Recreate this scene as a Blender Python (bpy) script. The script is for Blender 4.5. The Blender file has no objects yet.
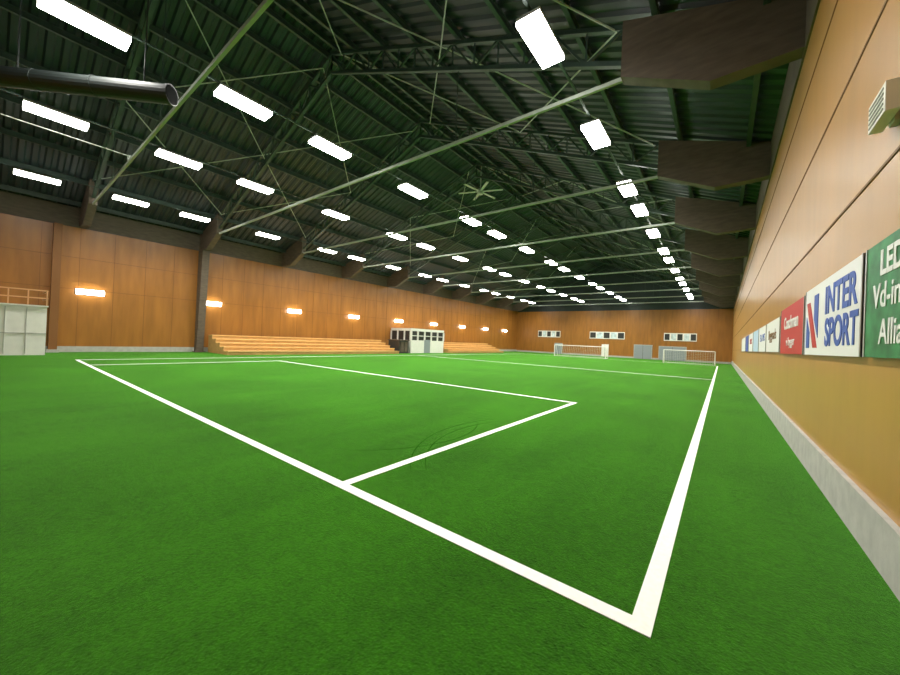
import bpy, math, random
from mathutils import Vector, Matrix
random.seed(4)
H=2.0
def P(x,y,z): return Vector((x*H,y*H,(1+z)*H))   # hall units: z measured from eye height
sc=bpy.context.scene
try:
    sc.view_settings.view_transform='Standard'
    sc.view_settings.look='None'
except Exception: pass

# ---------------- materials ----------------
def mat(name,col,rough=.6,metal=0,noise=0,nscale=5,emit=0,bump=0,bscale=50,spec=.5,stretch=None):
    m=bpy.data.materials.new(name); m.use_nodes=True
    nt=m.node_tree; b=nt.nodes['Principled BSDF']
    b.inputs['Base Color'].default_value=(*col,1)
    b.inputs['Roughness'].default_value=rough
    b.inputs['Metallic'].default_value=metal
    b.inputs['Specular IOR Level'].default_value=spec
    tc=nt.nodes.new('ShaderNodeTexCoord')
    if noise:
        n=nt.nodes.new('ShaderNodeTexNoise'); n.inputs['Scale'].default_value=nscale; n.inputs['Detail'].default_value=6
        src=tc.outputs['Object']
        if stretch:
            mp=nt.nodes.new('ShaderNodeMapping'); mp.inputs['Scale'].default_value=stretch
            nt.links.new(src,mp.inputs[0]); src=mp.outputs[0]
        nt.links.new(src,n.inputs[0])
        r=nt.nodes.new('ShaderNodeValToRGB')
        r.color_ramp.elements[0].position=.3; r.color_ramp.elements[1].position=.7
        r.color_ramp.elements[0].color=(*[c*(1-noise) for c in col],1)
        r.color_ramp.elements[1].color=(*[min(1,c*(1+noise)) for c in col],1)
        nt.links.new(n.outputs[0],r.inputs[0]); nt.links.new(r.outputs[0],b.inputs['Base Color'])
    if bump:
        n2=nt.nodes.new('ShaderNodeTexNoise'); n2.inputs['Scale'].default_value=bscale; n2.inputs['Detail'].default_value=3
        nt.links.new(tc.outputs['Object'],n2.inputs[0])
        bp=nt.nodes.new('ShaderNodeBump'); bp.inputs['Strength'].default_value=bump; bp.inputs['Distance'].default_value=.02
        nt.links.new(n2.outputs[0],bp.inputs['Height']); nt.links.new(bp.outputs[0],b.inputs['Normal'])
    if emit:
        b.inputs['Emission Color'].default_value=(1,.98,.93,1)
        b.inputs['Emission Strength'].default_value=emit
    return m

def turf_mat():
    m=bpy.data.materials.new('artificial_turf'); m.use_nodes=True
    nt=m.node_tree; b=nt.nodes['Principled BSDF']
    b.inputs['Roughness'].default_value=.9; b.inputs['Specular IOR Level'].default_value=.03
    b.inputs['Sheen Weight'].default_value=.34; b.inputs['Sheen Roughness'].default_value=.4
    b.inputs['Sheen Tint'].default_value=(.45,1.0,.25,1)
    tc=nt.nodes.new('ShaderNodeTexCoord')
    def noise(s,d=5,st=None,rough=.5):
        n=nt.nodes.new('ShaderNodeTexNoise'); n.inputs['Scale'].default_value=s; n.inputs['Detail'].default_value=d
        n.inputs['Roughness'].default_value=rough
        src=tc.outputs['Object']
        if st:
            mp=nt.nodes.new('ShaderNodeMapping'); mp.inputs['Scale'].default_value=st
            nt.links.new(src,mp.inputs[0]); src=mp.outputs[0]
        nt.links.new(src,n.inputs[0]); return n.outputs[0]
    def mulA(a,k,c=None):
        q=nt.nodes.new('ShaderNodeMath'); q.operation='MULTIPLY_ADD'; nt.links.new(a,q.inputs[0]); q.inputs[1].default_value=k
        if c is None: q.inputs[2].default_value=0
        else: nt.links.new(c,q.inputs[2])
        return q.outputs[0]
    v=mulA(noise(.28,3),.24); v=mulA(noise(28,3,None,.7),.36,v); v=mulA(noise(7,5,None,.65),.25,v); v=mulA(noise(1.0,5,(1.6,.25,1)),.15,v)
    r=nt.nodes.new('ShaderNodeValToRGB')
    r.color_ramp.elements[0].position=.40; r.color_ramp.elements[0].color=(.009,.062,.002,1)
    r.color_ramp.elements[1].position=.60; r.color_ramp.elements[1].color=(.040,.205,.007,1)
    nt.links.new(v,r.inputs[0]); nt.links.new(r.outputs[0],b.inputs['Base Color'])
    bp=nt.nodes.new('ShaderNodeBump'); bp.inputs['Strength'].default_value=.9; bp.inputs['Distance'].default_value=.03
    nt.links.new(noise(50,4,None,.7),bp.inputs['Height']); nt.links.new(bp.outputs[0],b.inputs['Normal'])
    return m

M_turf=turf_mat()
M_scuff=mat('turf_scuffed',(.018,.105,.004),.95,noise=.4,nscale=30,spec=.03)
M_line=mat('line_white',(.85,.88,.82),.9,noise=.05,nscale=20)
M_wallR=mat('wall_ochre_panel',(.46,.240,.062),.32,noise=.07,nscale=1.2,bump=.10,bscale=1.5,stretch=(1,1.6,.35))
M_wallL=mat('wall_orange_panel',(.31,.125,.021),.36,noise=.16,nscale=1.2,stretch=(2,2,.3))
M_seam=mat('panel_seam',(.20,.10,.035),.7)
M_seamL=mat('panel_seam_soft',(.20,.078,.015),.6)
M_conc=mat('concrete_plinth',(.40,.40,.36),.85,noise=.12,nscale=4,bump=.2,bscale=12)
M_deck=mat('roof_deck_green',(.022,.036,.038),.45,noise=.15,nscale=1)
M_steel=mat('steel_dark_green',(.038,.066,.052),.5,noise=.2,nscale=3)
M_tie=mat('steel_tie_grey_green',(.40,.45,.39),.4,noise=.1,nscale=4)
M_haunch=mat('knee_brown_cladding',(.100,.075,.052),.7,noise=.22,nscale=2,stretch=(1,1,4))
M_lamp=mat('lamp_diffuser',(1,1,1),.5,emit=30)
M_wlamp=mat('wall_lamp_diffuser',(1,1,1),.5,emit=20)
M_house=mat('lamp_housing',(.5,.5,.48),.4,metal=.4)
M_white=mat('painted_white',(.78,.77,.72),.5,noise=.04,nscale=3)
M_wood=mat('bench_pine',(.72,.46,.17),.55,noise=.12,nscale=2,stretch=(6,.6,6))
M_woodf=mat('riser_pine',(.50,.29,.10),.6,noise=.12,nscale=2)
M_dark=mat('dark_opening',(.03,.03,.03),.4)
M_mouth_shade=mat('duct_mouth_painted_shade',(.004,.005,.005),.95,spec=.05)  # near-black colour stands in for shade inside the duct's open end
M_duct=mat('duct_dark',(.02,.028,.026),.55,noise=.15,nscale=2)
M_glass=mat('window_glass_bright',(.55,.65,.68),.1,noise=.3,nscale=2)
M_door=mat('grey_door_paint',(.26,.29,.31),.5)
M_net=mat('net_cord',(.6,.62,.6),.8)
M_red=mat('banner_red',(.50,.03,.03),.5)
M_green=mat('banner_green',(.03,.20,.07),.5,noise=.5,nscale=4)
M_bwhite=mat('banner_white',(.80,.80,.78),.45)
M_blue=mat('banner_blue',(.04,.10,.42),.5)
M_lblue=mat('banner_light_blue',(.45,.60,.75),.5)
M_orange=mat('railing_orange',(.65,.35,.16),.5)

# ---------------- mesh builder ----------------
class B:
    def __init__(s,name): s.n=name; s.v=[]; s.f=[]; s.mi=[]; s.m=[]
    def mid(s,m):
        if m not in s.m: s.m.append(m)
        return s.m.index(m)
    def add(s,vs,fs,m):
        o=len(s.v); s.v+= [tuple(v) for v in vs]; i=s.mid(m)
        for f in fs: s.f.append(tuple(o+k for k in f)); s.mi.append(i)
    def box(s,a,b,m):
        x0,x1=sorted((a[0],b[0]));y0,y1=sorted((a[1],b[1]));z0,z1=sorted((a[2],b[2]))
        vs=[(x0,y0,z0),(x1,y0,z0),(x1,y1,z0),(x0,y1,z0),(x0,y0,z1),(x1,y0,z1),(x1,y1,z1),(x0,y1,z1)]
        s.add(vs,[(3,2,1,0),(4,5,6,7),(0,1,5,4),(1,2,6,5),(2,3,7,6),(3,0,4,7)],m)
    def bar(s,a,b,w,h,m,up=Vector((0,0,1))):
        a=Vector(a);b=Vector(b);d=(b-a).normalized()
        if abs(d.dot(up))>.98: up=Vector((0,1,0))
        r=d.cross(up).normalized(); u=r.cross(d)
        vs=[]
        for p in (a,b):
            for sx,sy in ((-1,-1),(1,-1),(1,1),(-1,1)): vs.append(p+r*sx*w/2+u*sy*h/2)
        s.add(vs,[(0,1,2,3),(7,6,5,4),(0,4,5,1),(1,5,6,2),(2,6,7,3),(3,7,4,0)],m)
    def ibeam(s,a,b,w,h,m):
        t=min(w,h)*.14; a=Vector(a);b=Vector(b)
        d=(b-a).normalized();up=Vector((0,0,1)); r=d.cross(up).normalized();u=r.cross(d)
        s.bar(a+u*(h/2-t/2),b+u*(h/2-t/2),w,t,m); s.bar(a-u*(h/2-t/2),b-u*(h/2-t/2),w,t,m); s.bar(a,b,t,h-2*t,m)
    def cyl(s,a,b,r,m,n=14,r2=None):
        a=Vector(a);b=Vector(b);d=(b-a).normalized();up=Vector((0,0,1))
        if abs(d.dot(up))>.98: up=Vector((0,1,0))
        x=d.cross(up).normalized();y=x.cross(d); r2=r if r2 is None else r2
        vs=[a+(x*math.cos(t)+y*math.sin(t))*r for t in [2*math.pi*i/n for i in range(n)]]
        vs+=[b+(x*math.cos(t)+y*math.sin(t))*r2 for t in [2*math.pi*i/n for i in range(n)]]
        fs=[(i,(i+1)%n,n+(i+1)%n,n+i) for i in range(n)]+[tuple(range(n))[::-1],tuple(range(n,2*n))]
        s.add(vs,fs,m)
    def prism(s,prof,y0,y1,m):   # prof list of (x,z) world
        n=len(prof); vs=[(x,y0,z) for x,z in prof]+[(x,y1,z) for x,z in prof]
        s.add(vs,[tuple(range(n)),tuple(range(n,2*n))[::-1]]+[(i,n+i,n+(i+1)%n,(i+1)%n) for i in range(n)],m)
    def done(s,parent=None,bevel=0):
        me=bpy.data.meshes.new(s.n); me.from_pydata(s.v,[],s.f)
        for m in s.m: me.materials.append(m)
        me.polygons.foreach_set('material_index',s.mi)
        import bmesh
        bm=bmesh.new(); bm.from_mesh(me); bmesh.ops.recalc_face_normals(bm,faces=bm.faces); bm.to_mesh(me); bm.free()
        o=bpy.data.objects.new(s.n,me); sc.collection.objects.link(o)
        if parent: o.parent=parent
        if bevel:
            md=o.modifiers.new('bevel','BEVEL'); md.width=bevel; md.segments=2
        return o

# hall dims (in eye-height units)
XR=.64; XL=-18.0; Y0=-2.2; Y1=35.4; EAVE=4.05; XC=(XR+XL)/2; SL=.414; RIDGE=EAVE+SL*(XR-XC)
def roofz(x): return EAVE+SL*min(XR-x,x-XL)
# floor
b=B('floor'); b.box(P(XL-.1,Y0-.1,-1.1),P(XR+.1,Y1+.1,-1),M_turf); b.done()
# walls
b=B('wall_right'); b.box(P(XR,Y0,-1),P(XR+.1,Y1,EAVE),M_wallR); b.done()
b=B('wall_left'); b.box(P(XL-.1,Y0,-1),P(XL,Y1,EAVE),M_wallL); b.done()
for nm,y,s in (('wall_far',Y1,1),('wall_back',Y0,-1)):
    b=B(nm); b.box(P(XL-.1,y,-1),P(XR+.1,y+s*.1,3.35),M_wallL)
    pr=[(XL-.1,3.35),(XR+.1,3.35),(XR+.1,EAVE),(XC,RIDGE),(XL-.1,EAVE)]
    pr=[(x*H,(1+z)*H) for x,z in pr]
    b.prism(pr,y*H,(y+s*.1)*H,M_deck); b.done()
b=B('trim_eave'); b.box(P(XR-.02,Y0,3.36),P(XR,Y1,EAVE),M_haunch); b.box(P(XL,Y0,3.36),P(XL+.02,Y1,EAVE),M_haunch); b.done()
# plinths
b=B('baseboard_right'); b.box(P(XR-.03,Y0,-1),P(XR,Y1-.04,-.74),M_conc); b.done()
b=B('baseboard_left'); b.box(P(XL,Y0,-1),P(XL+.03,Y1-.04,-.80),M_conc); b.done()
DOORS=((-13.6,-12.9,.05,M_door),(-9.0,-8.5,.1,M_white),(-6.25,-4.9,.2,M_door),(-4.3,-2.4,.15,M_door))
b=B('baseboard_far'); x=XL
for d in DOORS:
    b.box(P(x,Y1-.03,-1),P(d[0]-.08,Y1,-.85),M_conc); x=d[1]+.08
b.box(P(x,Y1-.03,-1),P(XR,Y1,-.85),M_conc); b.done()
# seams
b=B('trim_panel_joints')
for z in (1.0,1.9,2.8):
    b.box(P(XR-.006,Y0,z-.008),P(XR,Y1,z+.008),M_seam)
b.box(P(XR-.004,Y0,.08),P(XR,Y1,.088),M_seam)
for z in (1.2,2.3): b.box(P(XL,Y0,z),P(XL+.01,Y1,z+.015),M_seamL)
for k in range(41):
    y=-1.8+k*.9; b.box(P(XL,y,-.8),P(XL+.008,y+.012,3.36),M_seamL)
for k in range(1,20):
    x=XL+k*.93; b.box(P(x,Y1-.008,1.36),P(x+.015,Y1,3.35),M_seamL)
b.done()

# corrugated roof deck
b=B('ceiling')
ys=[];y=Y0-.1
while y<Y1+.1:
    ys+= [(y,0),(y+.10,0),(y+.14,.05),(y+.22,.05)]; y+=.26
ys.append((y,0))
for xa,xb in ((XR+.12,XC),(XC,XL-.12)):
    vs=[]
    for yy,dz in ys:
        vs.append(P(xa,yy,roofz(xa)+dz)); vs.append(P(xb,yy,roofz(xb)+dz))
    b.add(vs,[(2*i,2*i+1,2*i+3,2*i+2) for i in range(len(ys)-1)],M_deck)
b.done()

# purlins
b=B('roof_purlins')
for off in (.35,1.5,2.65,3.8,4.95,6.1,7.25,8.4,9.1):
    for x in (XR-off,XL+off):
        b.ibeam(P(x,Y0,roofz(x)-.09),P(x,Y1,roofz(x)-.09),.14,.30,M_steel)
b.done()

# trusses
TY=[1.85+3.6*k for k in range(-1,10)]
TY=[y for y in TY if y<Y1]
for y in TY:
    b=B('roof_truss')
    for sgn,xe in ((-1,XR),(1,XL)):
        X=lambda d: xe+sgn*d
        pr=[(X(.021),3.38),(X(.86),3.35),(X(1.9),3.84),(X(1.9),roofz(X(1.9))-.2),(X(.021),roofz(X(0))-.02)]
        pr=[(p*H,(1+z)*H) for p,z in pr]
        b.prism(pr,(y-.1)*H,(y+.1)*H,M_haunch)
        n=14; d0=1.9; d1=abs(XC-xe)
        up=[];lo=[]
        for i in range(n+1):
            d=d0+(d1-d0)*i/n; x=X(d); up.append(P(x,y,roofz(x)-.24)); 
            lo.append(P(x,y,roofz(x)-.76))
        b.bar(up[0],up[-1],.16,.14,M_steel); b.bar(lo[0],lo[-1],.16,.14,M_steel)
        for i in range(n):
            a,c=(up[i],lo[i+1]) if i%2==0 else (lo[i],up[i+1])
            b.bar(a,c,.07,.07,M_steel); b.bar(up[i+1],lo[i+1],.05,.05,M_steel)
    b.bar(P(XR-1.9,y,3.86),P(XL+1.9,y,3.86),.09,.12,M_tie)
    for x in (XC,XC-4.4,XC+4.4):
        b.cyl(P(x,y,3.86),P(x,y,roofz(x)-.76),.02,M_steel,8)
    b.done()
# wind bracing rods between the trusses, under the purlins
b=B('roof_bracing')
for k in (1,2,4,6,8):
    ya,yb=TY[k],TY[k+1]
    for sgn,xe in ((-1,XR),(1,XL)):
        for d0,d1 in ((2.0,5.4),(5.4,8.9)):
            xa,xb=xe+sgn*d0,xe+sgn*d1
            b.cyl(P(xa,ya,roofz(xa)-.27),P(xb,yb,roofz(xb)-.27),.03,M_tie,6)
            b.cyl(P(xb,ya,roofz(xb)-.27),P(xa,yb,roofz(xa)-.27),.03,M_tie,6)
b.done()
# columns
b=B('steel_column'); y=5.45
b.prism([(a*H,(1+z)*H) for a,z in ((XL+.04,-1),(XL+.30,-1),(XL+.55,3.34),(XL+.04,3.34))],(y-.13)*H,(y+.13)*H,M_haunch)
b.box(P(XL+.035,y-.2,-1),P(XL+.4,y+.2,-.97),M_haunch); b.done()
b=B('steel_column'); b.box(P(XL+.04,1.15,-1),P(XL+.25,1.35,3.34),M_seamL); b.box(P(XL+.04,1.1,-1),P(XL+.3,1.4,-.9),M_conc); b.done()

# light rows
LY=[.65,2.63,4.39,7.0,9.83,11.59,14.2,17.0,18.8,21.4,24.2,26.0,28.6,31.4,33.2]
for xr in (-2.05,-6.9,-10.5,-15.35):
    b=B('led_light_row')
    b.bar(P(xr,Y0+.03,4.2),P(xr,Y1-.03,4.2),.07,.05,M_steel)
    for y in LY:
        b.box(P(xr-.16,y-.43,4.08),P(xr+.16,y+.43,4.12),M_house)
        b.box(P(xr-.155,y-.425,4.02),P(xr+.155,y+.425,4.08),M_lamp)
        for dy in (-.3,.3): b.cyl(P(xr,y+dy,4.1),P(xr,y+dy,4.19),.015,M_house,6)
    o=b.done()
    for y in LY:
        L=bpy.data.lights.new('lamp_glow','AREA'); L.shape='RECTANGLE'; L.size=.56; L.size_y=1.6; L.color=(1,.965,.88)
        L.energy=70 if y<1 else (250 if y<3 else 330)
        L.spread=math.radians(140)
        lo=bpy.data.objects.new('lamp_glow',L); sc.collection.objects.link(lo); lo.location=P(xr,y,4.01); lo.parent=o

# wall lamps
for k in range(9):
    y=2.1+3.8*k
    b=B('wall_lamp')
    b.box(P(XL+.002,y-.38,1.03),P(XL+.05,y+.38,1.23),M_house); 
    b.box(P(XL+.05,y-.36,1.04),P(XL+.14,y+.36,1.22),M_wlamp); b.done(bevel=.08)

# lines
W=.035
b=B('pitch_markings')
def ln(x0,y0,x1,y1):
    horiz=abs(x1-x0)>abs(y1-y0)
    if horiz: b.box(P(x0-W,y0-W,-.9999),P(x1+W,y1+W,-.9965),M_line)
    else: b.box(P(x0-W,y0+W,-.9999),P(x1+W,y1-W,-.9965),M_line)
gx0,gx1,gy0,gy1=-14.05,-.2,1.45,28.8
ln(gx0,gy0,gx1,gy0); ln(gx0,gy1,gx1,gy1)
ln(gx0,gy0,gx0,15.1); ln(gx0,15.1,gx0,gy1); ln(gx1,gy0,gx1,15.1); ln(gx1,15.1,gx1,gy1)
ln(gx0,15.1,gx1,15.1)
ln(-1.98,gy0,-1.98,6.15); ln(-12.2,gy0,-12.2,6.15); ln(-12.2,6.15,-1.98,6.15)
b.done()
# faint wheel scuffs on the turf
b=B('turf_wheel_marks')
for cx,cy,r,a0,a1 in ((-.6,3.3,1.7,2.7,4.0),(-.6,3.3,1.82,2.7,4.0),(-3.4,2.9,1.3,-.9,.7)):
    n=40; vs=[]
    for i in range(n+1):
        a=a0+(a1-a0)*i/n; hw=.008*math.sin(math.pi*i/n)+.0005
        for rr in (r-hw,r+hw): vs.append(P(cx+rr*math.cos(a),cy+rr*math.sin(a),-.9992))
    b.add(vs,[(2*i,2*i+1,2*i+3,2*i+2) for i in range(n)],M_scuff)
b.done()

# bleachers
def bleacher(y0,y1):
    b=B('wooden_bleacher'); n=5
    for i in range(n):
        x=-15.6-.42*i; z=-1+.15*(i+1)
        xe=max(x-.42,XL+.04)
        b.box(P(x,y0,-1),P(xe,y1,z-.02),M_woodf)
        b.box(P(x+.03,y0,z-.02),P(x-.2,y1,z+.015),M_wood)
        b.box(P(x-.22,y0,z-.02),P(xe,y1,z+.005),M_wood)
    return b.done()
bleacher(5.75,15.2); bleacher(20.6,28.2)

# booth
b=B('players_booth')
x0,x1,y0,y1=-17.9,-16.0,16.6,20.0
b.box(P(x0,y0,-1),P(x1,y1,-.15),M_white); b.box(P(x0,y0,.45),P(x1,y1,.62),M_white)
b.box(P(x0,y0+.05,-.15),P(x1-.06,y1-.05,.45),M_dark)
for i in range(6):
    y=y0+(y1-y0)*i/5; b.box(P(x1-.08,y-.06,-.15),P(x1,y+.06,.45),M_white)
b.box(P(x1-.08,y0,.12),P(x1,y1,.17),M_white)
for i in range(4):
    x=x0+(x1-x0)*i/3; b.box(P(x-.05,y0,-.15),P(x+.05,y0+.06,.45),M_white)
b.box(P(x1,y0+1.3,-1),P(x1+.03,y0+1.9,-.1),M_door)
b.done()
b=B('equipment_cabinet')
b.box(P(-16.9,15.5,-1),P(-15.9,16.3,-.2),M_dark); b.box(P(-15.9,15.6,-.9),P(-15.88,15.87,-.28),M_haunch); b.box(P(-15.9,15.93,-.9),P(-15.88,16.2,-.28),M_haunch); b.box(P(-16.95,15.45,-.2),P(-15.85,16.35,-.15),M_haunch); b.done()

# near left white store
b=B('storage_booth')
b.box(P(-17.95,-1.6,-1),P(-16.3,1.0,.46),M_white)
for y in (-.6,.2,.6): b.box(P(-16.3,y,-.95),P(-16.28,y+.012,.42),M_conc)
b.box(P(-16.32,-1.6,-.35),P(-16.28,1.0,-.335),M_conc)
b.box(P(-17.95,-1.65,.46),P(-16.25,1.03,.5),M_white)
for i in range(8):
    y=-1.6+i*.37; b.bar(P(-16.3,y,.5),P(-16.3,y,.95),.06,.06,M_orange)
for z in (.72,.95): b.bar(P(-16.3,-1.6,z),P(-16.3,1.0,z),.06,.07,M_orange)
b.bar(P(-16.3,1,.95),P(-17.9,1,.95),.06,.07,M_orange); b.bar(P(-16.3,1,.72),P(-17.9,1,.72),.06,.07,M_orange)
b.done()

# far wall windows & doors
for i,(xa,xb) in enumerate(((-15.5,-13.1),(-10.2,-7.1),(-4.0,-1.67))):
    b=B('window_%d'%(i+1)); z0,z1=.68,1.34
    b.box(P(xa,Y1-.04,z0),P(xb,Y1-.001,z1),M_white)
    n=5; w=(xb-xa)/n
    for k in range(n):
        b.box(P(xa+k*w+.05,Y1-.05,z0+.07),P(xa+(k+1)*w-.05,Y1-.03,z1-.07),M_glass if k%2 else M_dark)
    b.done()
for i,(xa,xb,z1,m) in enumerate(DOORS):
    b=B('door_%d'%(i+1)); b.box(P(xa-.06,Y1-.05,-1),P(xb+.06,Y1-.002,z1+.06),M_white if m is M_white else M_conc); b.box(P(xa,Y1-.07,-.99),P(xb,Y1-.04,z1),m)
    b.box(P((xa+xb)/2-.01,Y1-.075,-1),P((xa+xb)/2+.01,Y1-.07,z1),M_dark); b.cyl(P(xa+.12,Y1-.07,-.5),P(xa+.12,Y1-.12,-.5),.03,M_house,8)
    b.done()

# goals
def goal(xa,xb,y,h=.92,d=.8):
    b=B('football_goal'); r=.055
    A=[P(xa,y,-1),P(xa,y,-1+h),P(xb,y,-1+h),P(xb,y,-1)]
    for i in range(3): b.cyl(A[i],A[i+1],r,M_white,10)
    dt=.3
    Bk=[P(xa,y+d,-1+.02),P(xa,y+dt,-1+h),P(xb,y+dt,-1+h),P(xb,y+d,-1+.02)]
    for i in range(3): b.cyl(Bk[i],Bk[i+1],.03,M_white,8)
    b.cyl(A[1],Bk[1],.03,M_white,8); b.cyl(A[2],Bk[2],.03,M_white,8)
    b.cyl(P(xa,y,-.98),Bk[0],.03,M_white,8); b.cyl(P(xb,y,-.98),Bk[3],.03,M_white,8); b.cyl(Bk[0],Bk[3],.03,M_white,8)
    n=22
    for i in range(1,n):
        t=i/n; b.bar(Bk[0].lerp(Bk[3],t),Bk[1].lerp(Bk[2],t),.015,.015,M_net)
    for i in range(1,8):
        t=i/8; b.bar(Bk[0].lerp(Bk[1],t),Bk[3].lerp(Bk[2],t),.015,.015,M_net)
        for q,w in ((0,1),(3,2)):
            b.bar(A[q].lerp(A[w],t),Bk[q].lerp(Bk[w],t),.015,.015,M_net)
    b.done()
goal(-3.3,-.35,29.3); goal(-11.3,-7.2,29.3)

# ceiling fan
b=B('ceiling_fan'); c=P(XC,13.0,6.6)
b.cyl(c,P(XC,13,RIDGE-.1),.05,M_tie,10); b.cyl(c-Vector((0,0,.25)),c+Vector((0,0,.2)),.22,M_tie,16)
for k in range(6):
    a=k*math.pi/3+.35; d=Vector((math.cos(a),math.sin(a),0)); b.bar(c+d*.2,c+d*2.0,.22,.04,M_tie)
b.done()
# duct
b=B('ventilation_duct'); A=P(-8.38,-.24,3.44); Z=P(-6.48,1.50,3.4); d=(Z-A).normalized()
b.cyl(A,Z,.26,M_duct,20); b.cyl(Z-d*.08,Z,.28,M_duct,20); b.cyl(Z,Z+d*.01,.25,M_mouth_shade,20)
for t in (.3,.6):
    q=A.lerp(Z,t); b.cyl(q-d*.03,q+d*.03,.28,M_duct,20)
for t in (.2,.85):
    q=A.lerp(Z,t)+Vector((0,0,.1)); b.bar(q,(q.x,q.y,(1+roofz(q.x/H)-.05)*H),.03,.03,M_duct)
b.done()
b=B('electrical_conduit'); b.cyl(P(-11.15,Y0+.03,3.98),P(-11.15,1.85,3.98),.022,M_white,8)
for y in (-1.75,1.85): b.box(P(-11.19,y-.04,3.86),P(-11.11,y+.04,3.99),M_tie)
b.done()

# banners on right wall
def text(s,y,z,size,m,parent,bold=0,sx=1):
    c=bpy.data.curves.new('lettering','FONT'); c.body=s; c.size=size; c.align_x='CENTER'; c.align_y='CENTER'; c.extrude=.003; c.offset=bold
    c.materials.append(m)
    o=bpy.data.objects.new('lettering',c); sc.collection.objects.link(o)
    o.matrix_world=Matrix(((0,0,-1,(XR-.032)*H),(-sx,0,0,y*H),(0,1,0,(1+z)*H),(0,0,0,1)))
    o.parent=parent
    return o
def banner(y0,y1,m,z0=.0,z1=.58):
    b=B('advertising_banner'); b.box(P(XR-.03,y0,z0),P(XR-.007,y1,z1),m)
    b.box(P(XR-.034,y0,z0),P(XR-.007,y0+.02,z1),M_house); b.box(P(XR-.034,y1-.02,z0),P(XR-.007,y1,z1),M_house)
    return b.done()
o=banner(.9,2.9,M_green); text("LED IG",2.42,.46,.34,M_bwhite,o,bold=.01); text("Vd-in",2.58,.30,.34,M_bwhite,o,bold=.005); text("Alliansl",2.42,.12,.34,M_bwhite,o,bold=.005)
o=banner(2.95,4.65,M_bwhite)
text("INTER",3.45,.40,.56,M_blue,o,bold=.015,sx=1.05); text("SPORT",3.42,.16,.56,M_blue,o,bold=.015,sx=.98)
b=B('logo_mark')
def quad(pts,m): 
    vs=[P(XR-.031,yy,zz) for yy,zz in pts]+[P(XR-.034,yy,zz) for yy,zz in pts]
    n=len(pts); b.add(vs,[tuple(range(n)),tuple(range(n,2*n))]+[(i,(i+1)%n,n+(i+1)%n,n+i) for i in range(n)],m)
quad([(4.56,.46),(4.42,.46),(4.10,.06),(4.26,.06)],M_red)
quad([(4.24,.50),(4.08,.50),(4.08,.14),(4.24,.30)],M_blue)
quad([(4.56,.34),(4.42,.20),(4.42,.06),(4.56,.06)],M_blue)
b.done(parent=o)
o=banner(4.72,6.4,M_red,.0,.56); text("Coachman",5.55,.36,.40,M_bwhite,o,bold=.01,sx=1.2); text("vi bygger",5.55,.14,.28,M_bwhite,o,sx=1.2)
o=banner(6.5,8.3,M_bwhite,.02,.5); text("Byggnads",7.4,.28,.44,M_seam,o,sx=1.3)
o=banner(8.4,9.9,M_bwhite,.02,.5); text("EL & VVS",9.1,.28,.40,M_blue,o,sx=1.3)
o=banner(10.0,11.6,M_lblue,.02,.5)
o=banner(11.7,13.4,M_bwhite,.02,.5); text("SPORT",12.5,.28,.4,M_red,o,sx=1.3)
o=banner(13.5,15.2,M_blue,.02,.5)
o=banner(15.3,18,M_bwhite,.02,.5)

# wall speaker
b=B('wall_speaker')
b.box(P(XR-.03,2.56,1.12),P(XR,2.64,1.30),M_house)
b.box(P(XR-.08,2.48,1.14),P(XR-.03,2.72,1.28),M_white)
for k in range(5): b.box(P(XR-.084,2.50,1.155+k*.024),P(XR-.08,2.70,1.165+k*.024),M_conc)
b.done(bevel=.008)

# world
w=bpy.data.worlds.new('World'); sc.world=w; w.use_nodes=True
w.node_tree.nodes['Background'].inputs[0].default_value=(.5,.55,.6,1); w.node_tree.nodes['Background'].inputs[1].default_value=.05

# camera
cam=bpy.data.cameras.new('camera'); co=bpy.data.objects.new('camera',cam); sc.collection.objects.link(co); sc.camera=co
f=353.; cam.sensor_width=36; cam.sensor_fit='HORIZONTAL'; cam.lens=f/900*36; cam.clip_start=.05; cam.clip_end=400
ey=Vector((272,-13.5,-353)).normalized(); l=Vector((-457,17.5,-353)).normalized()
ez=ey.cross(l).normalized(); ex=ey.cross(ez).normalized()
R=Matrix((ex,ey,ez)).to_4x4()
co.matrix_world=Matrix.Translation((0,0,H))@R
